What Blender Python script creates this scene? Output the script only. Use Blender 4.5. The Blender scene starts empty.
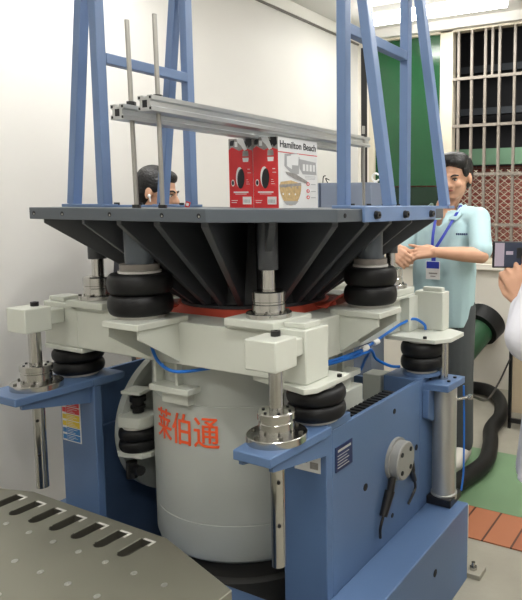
import bpy, bmesh, math, random
from mathutils import Vector, Matrix, Euler
random.seed(4)
PI = math.pi
SC = bpy.context.scene
COL = SC.collection
R = math.radians

# ------------------------------------------------------------------ camera
def setup_camera():
    f, yaw, pitch, roll = 616.724, R(26.565), R(5.806), R(.301)
    px, py = 410.0, 267.751
    fw = Vector((-math.sin(yaw), math.cos(yaw), 0)); rt = Vector((math.cos(yaw), math.sin(yaw), 0)); up = Vector((0, 0, 1))
    FW = fw*math.cos(pitch) - up*math.sin(pitch); up2 = up*math.cos(pitch) + fw*math.sin(pitch)
    RT = rt*math.cos(roll) + up2*math.sin(roll); UP = up2*math.cos(roll) - rt*math.sin(roll)
    cam = bpy.data.cameras.new('camera'); o = bpy.data.objects.new('camera', cam); COL.objects.link(o)
    m = Matrix((RT, UP, -FW)).transposed().to_4x4(); m.translation = Vector((1.527, -1.771, 1.46)); o.matrix_world = m
    cam.sensor_fit = 'HORIZONTAL'; cam.sensor_width = 36; cam.lens = f*36/522
    cam.shift_x = (261 - px)/522; cam.shift_y = (py - 300)/522
    cam.clip_start = .02
    SC.camera = o
setup_camera()

# ------------------------------------------------------------------ world, light, exposure
w = bpy.data.worlds.new('world'); SC.world = w; w.use_nodes = True
w.node_tree.nodes['Background'].inputs[0].default_value = (.5, .6, .75, 1)
w.node_tree.nodes['Background'].inputs[1].default_value = .02
SC.view_settings.view_transform = 'Standard'; SC.view_settings.look = 'None'
SC.view_settings.gamma = 1; SC.view_settings.use_curve_mapping = False
SC.view_settings.exposure = -0.12
def area(name, loc, sx, sy, power, rot=(0, 0, 0), col=(1, .985, .965)):
    l = bpy.data.lights.new(name, 'AREA'); l.shape = 'RECTANGLE'; l.size = sx; l.size_y = sy; l.energy = power; l.color = col
    o = bpy.data.objects.new(name, l); COL.objects.link(o); o.location = loc; o.rotation_euler = rot
    return o
CEIL = 2.90
LAMPS = [(-.38, 2.36), (-.75, .1), (1.25, 1.3), (1.3, -1.2), (2.6, .4), (-.1, -2.4), (2.6, -2.6)]
POW = [11, 13.5, 24, 18, 20, 7, 12]
for (lx, ly), lp in zip(LAMPS, POW):
    area('ceiling_lamp_light', (lx, ly, CEIL-.10), 1.08, .10, lp)
area('yard_fill', (.4, 3.6, 2.9), .6, .6, 38, (R(35), 0, 0), (1, .95, .9))  # added fill with no visible source, brightens the brick wall outside

# ------------------------------------------------------------------ materials
def srgb(r, g, b):
    def c(v):
        v /= 255
        return v/12.92 if v <= .04045 else ((v+.055)/1.055)**2.4
    return (c(r), c(g), c(b), 1)
def mat(name, col, rough=.5, metal=0, noise=0, nscale=8, bump=0, bscale=60, spec=.5, emit=0, coat=0, rough_var=0):
    m = bpy.data.materials.new(name); m.use_nodes = True; nt = m.node_tree; b = nt.nodes['Principled BSDF']
    c = srgb(*col); b.inputs['Base Color'].default_value = c
    b.inputs['Roughness'].default_value = rough; b.inputs['Metallic'].default_value = metal
    b.inputs['Specular IOR Level'].default_value = spec; b.inputs['Coat Weight'].default_value = coat
    if emit:
        b.inputs['Emission Color'].default_value = c; b.inputs['Emission Strength'].default_value = emit
    tc = nt.nodes.new('ShaderNodeTexCoord')
    if noise or rough_var:
        n = nt.nodes.new('ShaderNodeTexNoise'); n.inputs['Scale'].default_value = nscale; n.inputs['Detail'].default_value = 5
        nt.links.new(tc.outputs['Object'], n.inputs['Vector'])
        if noise:
            mx = nt.nodes.new('ShaderNodeMix'); mx.data_type = 'RGBA'
            mx.inputs['A'].default_value = tuple(v*(1-noise) for v in c[:3])+(1,)
            mx.inputs['B'].default_value = tuple(min(1, v*(1+noise)) for v in c[:3])+(1,)
            nt.links.new(n.outputs['Fac'], mx.inputs['Factor']); nt.links.new(mx.outputs['Result'], b.inputs['Base Color'])
        if rough_var:
            mr = nt.nodes.new('ShaderNodeMapRange'); mr.inputs['To Min'].default_value = max(0, rough-rough_var); mr.inputs['To Max'].default_value = rough+rough_var
            nt.links.new(n.outputs['Fac'], mr.inputs['Value']); nt.links.new(mr.outputs['Result'], b.inputs['Roughness'])
    if bump:
        n2 = nt.nodes.new('ShaderNodeTexNoise'); n2.inputs['Scale'].default_value = bscale
        bp = nt.nodes.new('ShaderNodeBump'); bp.inputs['Strength'].default_value = bump; bp.inputs['Distance'].default_value = .01
        nt.links.new(tc.outputs['Object'], n2.inputs['Vector']); nt.links.new(n2.outputs['Fac'], bp.inputs['Height']); nt.links.new(bp.outputs['Normal'], b.inputs['Normal'])
    return m
M = {}
M['wall'] = mat('wall_paint', (218, 216, 211), .55, noise=.05, nscale=2, bump=.02)
M['ceiling'] = mat('ceiling_paint', (226, 224, 220), .7, noise=.02)
M['cornice'] = mat('cornice_paint', (238, 236, 230), .5)
M['cornice_line'] = mat('cornice_shadow_gap', (120, 116, 110), .6)
M['ledge'] = mat('ledge_paint', (222, 217, 206), .5, noise=.04, nscale=5)
M['concrete'] = mat('concrete', (158, 154, 140), .6, noise=.18, nscale=5, bump=.1)
M['green_mat'] = mat('green_mat', (108, 138, 104), .45, noise=.12, nscale=4, rough_var=.1)
M['blue'] = mat('blue_paint', (86, 112, 150), .42, noise=.04, nscale=3, bump=.03, bscale=150)
M['bluelight'] = mat('blue_tube_paint', (102, 126, 164), .4, noise=.03, nscale=3)
M['cream'] = mat('cream_paint', (203, 206, 196), .42, noise=.03, nscale=4, bump=.02, bscale=90)
M['body'] = mat('grey_body_paint', (176, 180, 174), .4, noise=.02, nscale=3)
M['table'] = mat('grey_anodised_plate', (84, 91, 98), .45, metal=.25, noise=.05, nscale=5)
M['cone'] = mat('dark_cast_paint', (46, 48, 52), .42, noise=.2, nscale=6)
M['fin'] = mat('grey_fin_paint', (72, 75, 80), .42, noise=.1, nscale=6)
M['steel'] = mat('polished_steel', (192, 191, 187), .2, metal=1, noise=.03, nscale=12, rough_var=.02)
M['rodsteel'] = mat('zinc_rod', (158, 156, 150), .4, metal=.7)
M['brushed'] = mat('brushed_aluminium', (190, 190, 186), .36, metal=.8, noise=.05, nscale=10)
M['alu'] = mat('aluminium_profile', (190, 192, 192), .35, metal=.85)
M['hub'] = mat('hub_grey', (150, 150, 146), .5, metal=.2)
M['black'] = mat('black_rubber', (14, 14, 16), .48, noise=.1, nscale=10, spec=.35)
M['hose_black'] = mat('black_hose_rubber', (13, 14, 15), .5, bump=.05, spec=.3)
M['blackm'] = mat('black_metal', (22, 22, 24), .35)
M['dark'] = mat('dark_recess', (16, 18, 22), .7)
M['darkbody'] = mat('dark_base_casting', (62, 62, 60), .6, noise=.1)
M['ring'] = mat('collar_grey', (128, 122, 116), .5)
M['whitering'] = mat('white_spring_ring', (205, 203, 196), .4)
M['red'] = mat('red_rubber_diaphragm', (196, 78, 58), .6, noise=.1, nscale=8)
M['orange'] = mat('orange_lettering', (240, 92, 44), .5)
M['slip'] = mat('magnesium_plate', (140, 139, 126), .38, metal=.6, noise=.12, nscale=5, rough_var=.1)
M['slot'] = mat('slot_steel', (84, 82, 74), .5, metal=.5)
M['white'] = mat('white_print', (232, 232, 230), .4)
M['redprint'] = mat('red_print', (214, 44, 48), .38, noise=.06, nscale=20)
M['greyprint'] = mat('grey_print', (150, 146, 142), .4, noise=.5, nscale=70)
M['midgrey'] = mat('product_grey_print', (172, 172, 172), .4)
M['blackprint'] = mat('black_print', (24, 24, 28), .4)
M['dough'] = mat('biscuit_print', (196, 168, 120), .5, noise=.45, nscale=90)
M['yellow'] = mat('yellow_print', (226, 196, 40), .5)
M['blueprint'] = mat('blue_print', (36, 120, 186), .5)
M['navy'] = mat('navy_plate', (24, 40, 88), .4)
M['airblue'] = mat('blue_air_tube', (26, 108, 200), .3)
M['greenduct'] = mat('green_duct_fabric', (28, 74, 44), .45, noise=.1, nscale=8)
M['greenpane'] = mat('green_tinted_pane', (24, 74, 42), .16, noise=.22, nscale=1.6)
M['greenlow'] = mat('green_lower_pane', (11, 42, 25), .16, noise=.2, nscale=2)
M['frame'] = mat('window_frame_paint', (206, 198, 178), .5, noise=.05)
M['bar'] = mat('window_bar_paint', (134, 126, 116), .45)
M['night'] = mat('dark_outside_wall', (24, 25, 28), .8)
M['nightbeam'] = mat('grey_outside_beam', (60, 65, 70), .7)
M['greenband'] = mat('green_outside_tarp', (112, 150, 122), .7, noise=.1)
M['cabinet'] = mat('grey_blue_cabinet', (118, 128, 146), .5)
M['cabdark'] = mat('cabinet_gap', (58, 70, 90), .5)
M['skin'] = mat('skin', (206, 160, 132), .5, noise=.05, nscale=20, spec=.3)
M['hair'] = mat('black_hair', (16, 15, 16), .45, noise=.3, nscale=60, bump=.5, bscale=120)
M['lip'] = mat('lips', (170, 96, 84), .5)
M['eye'] = mat('eye_white', (225, 220, 212), .3)
M['shirt'] = mat('pale_cyan_polo', (176, 205, 210), .8, noise=.04, nscale=8, bump=.25, bscale=14)
M['trousers'] = mat('grey_trousers', (74, 78, 80), .8, noise=.1, bump=.2, bscale=15)
M['coat'] = mat('white_coat_cloth', (216, 216, 224), .85, noise=.04, bump=.5, bscale=16)
M['darkshirt'] = mat('dark_shirt', (44, 46, 56), .8)
M['shoe'] = mat('pale_shoe', (205, 200, 190), .6)
M['lanyard'] = mat('blue_lanyard', (42, 60, 170), .5)
M['tan'] = mat('beige_board', (188, 170, 146), .6)
M['lilac'] = mat('screen_lilac', (150, 140, 152), .3, emit=.25)
M['screen'] = mat('screen_dark', (52, 58, 74), .2, emit=.12)
M['tubelight'] = mat('lamp_tube', (255, 253, 248), .4, emit=20)
M['housing'] = mat('lamp_housing', (232, 232, 230), .4)
def brick_mat(name, c1, c2, c3, scale, bw=.5, rh=.25, mortar=.02, rot=None, obj=True):
    m = bpy.data.materials.new(name); m.use_nodes = True; nt = m.node_tree; b = nt.nodes['Principled BSDF']
    tc = nt.nodes.new('ShaderNodeTexCoord'); mp = nt.nodes.new('ShaderNodeMapping'); br = nt.nodes.new('ShaderNodeTexBrick')
    if rot: mp.inputs['Rotation'].default_value = rot
    if rot and scale == 1: mp.inputs['Location'].default_value = (2.3, .04, 0)
    br.inputs['Color1'].default_value = srgb(*c1); br.inputs['Color2'].default_value = srgb(*c2); br.inputs['Mortar'].default_value = srgb(*c3)
    br.inputs['Scale'].default_value = scale; br.inputs['Mortar Size'].default_value = mortar; br.inputs['Brick Width'].default_value = bw; br.inputs['Row Height'].default_value = rh
    nt.links.new(tc.outputs['Object'], mp.inputs['Vector']); nt.links.new(mp.outputs['Vector'], br.inputs['Vector']); nt.links.new(br.outputs['Color'], b.inputs['Base Color'])
    b.inputs['Roughness'].default_value = .5
    return m
M['wood'] = brick_mat('orange_floor_boards', (160, 96, 66), (176, 112, 78), (84, 48, 34), 1, 6, .13, .005, (0, 0, R(90)))
M['brick'] = brick_mat('red_brick', (150, 74, 64), (132, 62, 54), (150, 120, 108), 4, .5, .16, .02, (R(90), 0, 0))

# ------------------------------------------------------------------ mesh builder
class MB:
    def __init__(s): s.v = []; s.f = []; s.m = []
    def add(s, vs, fs, m=0):
        o = len(s.v); s.v += [Vector(v) for v in vs]; s.f += [tuple(i+o for i in f) for f in fs]; s.m += [m]*len(fs); return s
    def box(s, x0, x1, y0, y1, z0, z1, m=0, mtx=None):
        vs = [Vector(p) for p in ((x0,y0,z0),(x1,y0,z0),(x1,y1,z0),(x0,y1,z0),(x0,y0,z1),(x1,y0,z1),(x1,y1,z1),(x0,y1,z1))]
        if mtx: vs = [mtx @ v for v in vs]
        return s.add(vs, [(3,2,1,0),(4,5,6,7),(0,1,5,4),(1,2,6,5),(2,3,7,6),(3,0,4,7)], m)
    def prism(s, pts, z0, z1, m=0, mtx=None):
        a = sum(pts[i][0]*pts[(i+1) % len(pts)][1]-pts[(i+1) % len(pts)][0]*pts[i][1] for i in range(len(pts)))
        if a < 0: pts = pts[::-1]
        n = len(pts); vs = [Vector((x, y, z0)) for x, y in pts]+[Vector((x, y, z1)) for x, y in pts]
        if mtx: vs = [mtx @ v for v in vs]
        fs = [tuple(range(n-1, -1, -1)), tuple(range(n, 2*n))]+[(i, (i+1) % n, n+(i+1) % n, n+i) for i in range(n)]
        return s.add(vs, fs, m)
    def ringprism(s, outer, inner, z0, z1, m=0):
        n = len(outer); vs = []
        for z in (z0, z1):
            vs += [(x, y, z) for x, y in outer]+[(x, y, z) for x, y in inner]
        fs = []
        for i in range(n):
            j = (i+1) % n
            fs += [(i, j, 2*n+j, 2*n+i), (n+j, n+i, 3*n+i, 3*n+j), (2*n+i, 2*n+j, 3*n+j, 3*n+i), (j, i, n+i, n+j)]
        return s.add(vs, fs, m)
    def lathe(s, c, prof, seg=40, m=0, axis='z', caps=True):
        c = Vector(c); vs = []; n = len(prof)
        for r, z in prof:
            for k in range(seg):
                a = 2*PI*k/seg; p = (r*math.cos(a), r*math.sin(a), z)
                if axis == 'x': p = (z, p[0], p[1])
                if axis == 'y': p = (p[1], z, p[0])
                vs.append(c+Vector(p))
        fs = [(i*seg+k, i*seg+(k+1) % seg, (i+1)*seg+(k+1) % seg, (i+1)*seg+k) for i in range(n-1) for k in range(seg)]
        if caps: fs += [tuple(range(seg-1, -1, -1)), tuple((n-1)*seg+k for k in range(seg))]
        return s.add(vs, fs, m)
    def cyl(s, p0, p1, r0, r1=None, seg=20, m=0):
        p0 = Vector(p0); p1 = Vector(p1); r1 = r0 if r1 is None else r1
        d = (p1-p0); q = d.to_track_quat('Z', 'Y').to_matrix(); vs = []
        for p, r in ((p0, r0), (p1, r1)):
            for k in range(seg):
                a = 2*PI*k/seg; vs.append(p+q @ Vector((r*math.cos(a), r*math.sin(a), 0)))
        fs = [(k, (k+1) % seg, seg+(k+1) % seg, seg+k) for k in range(seg)]+[tuple(range(seg-1, -1, -1)), tuple(range(seg, 2*seg))]
        return s.add(vs, fs, m)
    def bar(s, p0, p1, wx, wy, up=(0, 0, 1), m=0):
        p0 = Vector(p0); p1 = Vector(p1); d = (p1-p0).normalized(); u = Vector(up); sx = d.cross(u).normalized(); sy = sx.cross(d).normalized()
        vs = [p+sx*a*wx/2+sy*b*wy/2 for p in (p0, p1) for a, b in ((-1,-1),(1,-1),(1,1),(-1,1))]
        return s.add(vs, [(0,1,2,3),(7,6,5,4),(0,4,5,1),(1,5,6,2),(2,6,7,3),(3,7,4,0)], m)
    def tube(s, pts, r, seg=10, m=0, rr=None):
        P = catmull(pts) if len(pts) > 2 else [Vector(p) for p in pts]
        n = len(P); vs = []; prev = None
        for i, p in enumerate(P):
            d = (P[min(i+1, n-1)]-P[max(i-1, 0)]).normalized()
            if prev is None:
                a = d.orthogonal().normalized()
            else:
                a = (prev-d*prev.dot(d)).normalized()
            prev = a; b = d.cross(a); rad = r if rr is None else rr(i/(n-1))
            for k in range(seg):
                t = 2*PI*k/seg; vs.append(p+a*rad*math.cos(t)+b*rad*math.sin(t))
        fs = [(i*seg+k, i*seg+(k+1) % seg, (i+1)*seg+(k+1) % seg, (i+1)*seg+k) for i in range(n-1) for k in range(seg)]
        fs += [tuple(range(seg-1, -1, -1)), tuple((n-1)*seg+k for k in range(seg))]
        return s.add(vs, fs, m)
    def ell(s, c, rx, ry, rz, m=0, mtx=None, seg=20, rings=12):
        vs = []; c = Vector(c)
        for i in range(rings+1):
            t = PI*i/rings
            for k in range(seg):
                a = 2*PI*k/seg; p = Vector((rx*math.sin(t)*math.cos(a), ry*math.sin(t)*math.sin(a), -rz*math.cos(t)))
                if mtx: p = mtx @ p
                vs.append(c+p)
        fs = [(i*seg+k, i*seg+(k+1) % seg, (i+1)*seg+(k+1) % seg, (i+1)*seg+k) for i in range(rings) for k in range(seg)]
        return s.add(vs, fs, m)
    def limb(s, pts, radii, m=0):
        for i in range(len(pts)-1): s.cyl(pts[i], pts[i+1], radii[i], radii[i+1], 14, m)
        for p, r in zip(pts, radii): s.ell(p, r, r, r, m, seg=14, rings=8)
        return s
def catmull(pts, n=8):
    P = [Vector(p) for p in pts]; P = [P[0]*2-P[1]]+P+[P[-1]*2-P[-2]]; out = []
    for i in range(1, len(P)-2):
        for k in range(n):
            t = k/n; a, b, c, d = P[i-1:i+3]
            out.append(.5*((2*b)+(c-a)*t+(2*a-5*b+4*c-d)*t*t+(3*b-a-3*c+d)*t**3))
    out.append(P[-2]); return out
def setp(o, label=None, cat=None, group=None, kind=None):
    if label: o['label'] = label
    if cat: o['category'] = cat
    if group: o['group'] = group
    if kind: o['kind'] = kind
    return o
def thing(name, loc, label, cat, group=None):
    o = bpy.data.objects.new(name, None); COL.objects.link(o); o.location = loc; o.empty_display_size = .05
    return setp(o, label, cat, group)
def rootloc(o):
    while o.parent: o = o.parent
    return o.location.copy()
def build(mb, name, mats, parent=None, bevel=0, smooth=True, label=None, cat=None, group=None, kind=None, angle=35, weld=False, origin=None):
    if not isinstance(mats, (list, tuple)): mats = [mats]
    me = bpy.data.meshes.new(name)
    if parent is not None: off = rootloc(parent)
    elif kind == 'structure': off = Vector((0, 0, 0))
    elif origin is not None: off = Vector(origin)
    else:
        xs = [v.x for v in mb.v]; ys = [v.y for v in mb.v]; zs = [v.z for v in mb.v]
        off = Vector(((min(xs)+max(xs))/2, (min(ys)+max(ys))/2, min(zs)))
    me.from_pydata([v-off for v in mb.v], [], mb.f)
    for m in mats: me.materials.append(m if not isinstance(m, str) else M[m])
    me.polygons.foreach_set('material_index', mb.m)
    me.update()
    bm = bmesh.new(); bm.from_mesh(me)
    if weld: bmesh.ops.remove_doubles(bm, verts=bm.verts, dist=1e-5)
    bmesh.ops.recalc_face_normals(bm, faces=bm.faces); bm.to_mesh(me); bm.free()
    if smooth:
        me.shade_smooth(); me.set_sharp_from_angle(angle=R(angle))
    o = bpy.data.objects.new(name, me); COL.objects.link(o)
    if parent is not None:
        o.parent = parent
        if parent.parent is not None or parent.type == 'MESH': o.location = (0, 0, 0)
    else: o.location = off
    if bevel:
        b = o.modifiers.new('bevel', 'BEVEL'); b.width = bevel; b.segments = 2; b.limit_method = 'ANGLE'; b.angle_limit = R(40); b.harden_normals = False
    return setp(o, label, cat, group, kind)
def text_mb(txt, size, mtx, depth=.0006, bend=None, sx=1.0, bold=0.0):
    c = bpy.data.curves.new('t', 'FONT'); c.body = txt; c.size = size; c.extrude = depth; c.align_x = 'CENTER'; c.align_y = 'CENTER'; c.resolution_u = 3; c.offset = bold
    o = bpy.data.objects.new('t', c); COL.objects.link(o)
    me = bpy.data.meshes.new_from_object(o.evaluated_get(bpy.context.evaluated_depsgraph_get()))
    if bend:
        bmt = bmesh.new(); bmt.from_mesh(me)
        for k in range(-40, 41):
            bmesh.ops.bisect_plane(bmt, geom=bmt.verts[:]+bmt.edges[:]+bmt.faces[:], plane_co=(k*.005+.0003, 0, 0), plane_no=(1, 0, 0))
        bmt.to_mesh(me); bmt.free()
    vs = [Vector((v.co.x*sx, v.co.y, v.co.z)) for v in me.vertices]; fs = [tuple(p.vertices) for p in me.polygons]
    bpy.data.objects.remove(o); bpy.data.curves.remove(c); bpy.data.meshes.remove(me)
    if bend: vs = [bend(v) for v in vs]
    elif mtx: vs = [mtx @ v for v in vs]
    return vs, fs
def frame_mtx(o, ux, uz):   # local x along ux, local y along uz, local z outward
    ux = Vector(ux).normalized(); uz = Vector(uz).normalized(); n = ux.cross(uz)
    m = Matrix((ux, uz, n)).transposed().to_4x4(); m.translation = Vector(o); return m
def copy_tree(o, loc=None, parent=None):
    c = o.copy(); COL.objects.link(c)
    if parent is not None: c.parent = parent
    if loc is not None: c.location = loc
    for ch in list(o.children): copy_tree(ch, None, c)
    return c

# ------------------------------------------------------------------ the room
WX, BY, RX, FY = -1.295, 2.86, 4.0, -4.2
build(MB().box(WX-.1, RX+.1, FY-.1, BY+.25, -.1, 0), 'floor', 'concrete', kind='structure', smooth=False)
build(MB().box(WX-.1, WX, FY, BY+.15, 0, CEIL), 'wall_left', 'wall', kind='structure', smooth=False)
build(MB().box(RX, RX+.1, FY, BY+.15, 0, CEIL), 'wall_right', 'wall', kind='structure', smooth=False)
build(MB().box(WX-.1, RX+.1, FY-.1, FY, 0, CEIL), 'wall_front', 'wall', kind='structure', smooth=False)
build(MB().box(WX-.1, RX+.1, FY-.1, BY+.15, CEIL, CEIL+.1), 'ceiling', 'ceiling', kind='structure', smooth=False)
WZ0, WZ1, WXa, WXb = 1.0, 2.85, -1.19, .95
wb = MB().box(WX, RX, BY, BY+.15, 0, WZ0).box(WX, RX, BY, BY+.15, WZ1, CEIL).box(WX, WXa, BY, BY+.15, WZ0, WZ1).box(WXb, RX, BY, BY+.15, WZ0, WZ1)
build(wb, 'wall_back', 'ledge', kind='structure', smooth=False)
# cornice board along the left wall, a thin gap line under it
build(MB().box(WX, WX+.02, FY, BY, CEIL-.082, CEIL, 0).box(WX, WX+.012, FY, BY, CEIL-.096, CEIL-.082, 1), 'trim_1', ['cornice', 'cornice_line'], kind='structure', smooth=False)
build(MB().box(WX, RX, BY-.05, BY, WZ1-.02, CEIL), 'trim_2', 'wall', kind='structure', smooth=False)
# window: empty root with frame, panes, bars, wire mesh
win = bpy.data.objects.new('window_1', None); COL.objects.link(win); win.location = (0, BY, WZ0); setp(win, kind='structure')
fr = MB()
for x0, x1 in ((WXa, WXa+.05), (-.53, -.42), (WXb-.05, WXb)): fr.box(x0, x1, BY+.0, BY+.07, WZ0, WZ1)
fr.box(WXa, WXb, BY, BY+.07, WZ1-.035, WZ1).box(WXa, WXb, BY, BY+.07, WZ0, WZ0+.04)
build(fr, 'window_frame', 'frame', win, bevel=.003)
build(MB().box(-1.262, -1.205, BY-.004, BY, 1.0, 2.78), 'side_gap', 'blackm', win)
build(MB().box(WXa-.02, WXb+.02, BY-.06, BY+.1, WZ0-.045, WZ0), 'window_sill', 'ledge', win, bevel=.004)
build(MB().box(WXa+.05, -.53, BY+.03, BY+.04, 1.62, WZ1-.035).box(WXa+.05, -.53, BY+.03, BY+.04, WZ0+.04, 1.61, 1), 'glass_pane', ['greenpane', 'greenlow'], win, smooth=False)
for x in (-.372, -.262, -.15, -.035, .085, .20, .315, .43, .545, .66, .775):
    build(MB().box(x-.01, x+.01, BY-.0, BY+.02, WZ0, WZ1-.035), 'window_bar', 'bar', win)
build(MB().box(-.102, -.084, BY, BY+.02, 2.45, WZ1-.035), 'window_bar', 'bar', win)
for z in (2.45, 2.085, 1.705, 1.31):
    build(MB().box(-.42, WXb-.05, BY-.006, BY+.006, z-.011, z+.011), 'window_rail', 'bar', win)
wm = MB()
x = -.42-.91
while x < WXb-.05:
    for sgn in (1, -1):
        a = Vector((x, 0, WZ0+.04)) if sgn > 0 else Vector((x+.91, 0, WZ0+.04)); H = .70
        dx = H*1.3*sgn; t0, t1 = 0, 1
        xa, xb = a.x, a.x+dx
        lo, hi = -.42, WXb-.05
        def tt(v): return (v-xa)/dx
        ts = sorted((tt(lo), tt(hi))); t0, t1 = max(0, ts[0]), min(1, ts[1])
        if t1 > t0+.02:
            wm.bar((xa+dx*t0, BY+.045+.004*sgn, a.z+H*t0), (xa+dx*t1, BY+.045+.004*sgn, a.z+H*t1), .0045, .003, (0, 1, 0))
    x += .068
build(wm, 'wire_mesh', 'frame', win, smooth=False)
# outside
build(MB().box(-2.2, 3.2, 4.3, 4.4, 0, 1.86), 'neighbouring_wall', 'brick', label='red brick yard wall seen through the wire mesh behind the window bars', cat='wall', smooth=False)
build(MB().box(-2.2, 3.2, 4.2, 4.28, 1.87, 2.03), 'yard_tarp', 'greenband', label='pale green strip above the red brick wall outside the window', cat='tarp', smooth=False)
build(MB().box(-2.2, 3.2, 4.9, 5.0, 0, 3.4).box(-2.2, 3.2, 3.05, 4.9, 3.35, 3.4), 'yard_shed', 'night', label='dark shed wall and roof outside above the green strip', cat='shed', smooth=False)
for z in (2.42, 2.86):
    build(MB().box(-2.2, 3.2, 4.55, 4.65, z, z+.07), 'shed_beam', 'nightbeam', label='grey horizontal beam outside, %s behind the window bars' % ('the lower of the two' if z < 2.6 else 'the upper of the two'), cat='beam', group='beams of the shed outside', smooth=False)
# flooring
build(MB().box(-.1, 3.4, .93, 1.62, .001, .007), 'floor_mat', 'green_mat', label='large green floor mat under the man in the polo shirt', cat='mat', smooth=False)
build(MB().box(.10, 3.4, .66, .93, .001, .006), 'floor_boards', 'wood', label='strip of orange wooden boards between green mat and bare concrete', cat='flooring', smooth=False)

# lamps
for i, (lx, ly) in enumerate(LAMPS):
    t = thing('ceiling_lamp', (lx, ly, CEIL-.09), ('long white fluorescent lamp on the ceiling above the barred window' if i == 0 else
        'white fluorescent ceiling lamp outside the picture, number %d along the room' % i), 'lamp', 'fluorescent lamps on the ceiling')
    if i == 0: t['label'] = 'long glowing fluorescent lamp on the ceiling above the barred window'
    else: t['label'] = 'white fluorescent ceiling lamp %s' % ['', 'over the left wall side of the machine', 'right of the machine near the polo man', 'right behind the viewer', 'furthest right in the room', 'in front of the slip table', 'at the front right corner of the room'][i]
    build(MB().box(lx-.56, lx+.56, ly-.07, ly+.07, CEIL-.045, CEIL), 'housing', 'housing', t, bevel=.004)
    for dy in (-.045, .045):
        build(MB().cyl((lx-.54, ly+dy, CEIL-.070), (lx+.54, ly+dy, CEIL-.070), .03, seg=12), 'tube', 'tubelight', t)

# ------------------------------------------------------------------ machine base (blue)
base = thing('machine_base', (0, 0, 0), 'blue steel trunnion base of the vibration machine holding the grey cylinder', 'machine base')
for sg, nm in ((1, 'side_plate'), (-1, 'side_plate')):
    xa, xb = (.41, .565) if sg > 0 else (-.61, -.42)
    ox, ix = (.565, .549) if sg > 0 else (-.61, -.594)
    mb = MB().box(xa, xb, -.37, -.34, 0, .815)
    build(mb, 'front_column', 'blue', base, bevel=.003)
    build(MB().box(*sorted((ox, ix)), -.341, .24, 0, .815), nm, 'blue', base, bevel=.002)
    build(MB().box(xa, xb, .24, .37, 0, .815), 'rear_column', 'blue', base, bevel=.003)
    build(MB().cyl((sg*.40, 0, .60), (ix, 0, .60), .11, seg=32), 'trunnion_hub', 'dark', base)
    # top flange with the guide bracket sticking out to the front
    fl = MB().prism([(.425, -.37), (.455, -.625), (.578, -.628), (.585, -.37)] if sg > 0 else [(-.42, -.37), (-.43, -.635), (-.61, -.635), (-.61, -.37)], .816, .842)
    fl.box(xa, xb, -.37, -.24, .815, .8415)
    build(fl, 'bracket_plate', 'blue', base, bevel=.003)
    for x in ((.468, .565) if sg > 0 else (-.445, -.595)):
        g = MB(); pts = [(-.37, .822), (-.61, .822), (-.61, .80), (-.37, .755)]
        mt = Matrix(((0, 0, 1, 0), (1, 0, 0, 0), (0, 1, 0, 0), (0, 0, 0, 1)))
        g.prism(pts, x-.007, x+.007, mtx=mt); build(g, 'bracket_gusset', 'blue', base)
for sg in (1, -1):
    build(MB().box(*sorted((sg*(.565 if sg > 0 else .61), sg*.71)), -.62, .38, 0, .312), 'foot_beam', 'blue', base, bevel=.004)
build(MB().box(-.41, .41, -.37, .37, 0, .06).box(-.41, .41, -.56, -.37, 0, .25), 'floor_pan', 'blue', base, bevel=.003)
build(MB().box(-.594, -.575, -.24, .24, .585, .60), 'inner_rib', 'blue', base)
build(MB().box(-.42, .41, .35, .365, .06, .76), 'back_panel', 'blue', base)
build(MB().box(.30, .38, .27, .35, .68, .80), 'junction_box', 'cream', base, bevel=.004, label='small cream junction box')
build(MB().lathe((.528, .335, .8155), [(.075, 0), (.075, .01), (.07, .012)], 32), 'spring_seat', 'blue', base)
# feet with bolts at the rear
ft = build(MB().box(.64, .76, .385, .46, 0, .02), 'foot_plate', 'concrete', base, bevel=.002, label='grey floor plate')
build(MB().lathe((.72, .42, .02), [(.016, 0), (.016, .012), (.008, .012), (.008, .03)], 6), 'foot_bolt', 'steel', ft, smooth=False)
build(MB().box(.62, .708, .381, .392, .09, .30), 'end_cover', 'cream', base, bevel=.003, label='cream end cover')
# hub disc and sensor plugs
hub = build(MB().lathe((.565, .045, .588), [(.074, 0), (.074, .012), (.066, .012), (.066, .04), (.062, .044)], 40, axis='x'), 'hub_disc', 'hub', base, label='round silver hub disc')
for a in range(4):
    aa = R(45+90*a); build(MB().lathe((.609, .045+.045*math.cos(aa), .588+.045*math.sin(aa)), [(.008, 0), (.008, .003)], 14, axis='x'), 'hub_screw', 'dark', hub)
for (y, z, r) in ((-.155, .569, .012), (.039, .758, .009), (.212, .568, .011), (.026, .391, .008)):
    build(MB().lathe((.565, y, z), [(r, 0), (r, .0015)], 20, axis='x'), 'access_hole', 'dark', base)
build(MB().lathe((.7105, .068, .197), [(.013, 0), (.013, .0015)], 20, axis='x'), 'access_hole', 'dark', base)
np_ = MB().box(.565, .5675, -.325, -.235, .683, .758, 0).box(.5675, .5682, -.315, -.245, .741, .748, 1)
for k in range(5): np_.box(.5675, .5682, -.317, -.255-.01*(k % 2), .693+.009*k, .695+.009*k, 1)
build(np_, 'nameplate', ['navy', 'midgrey'], base, label='dark blue type plate')
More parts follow.
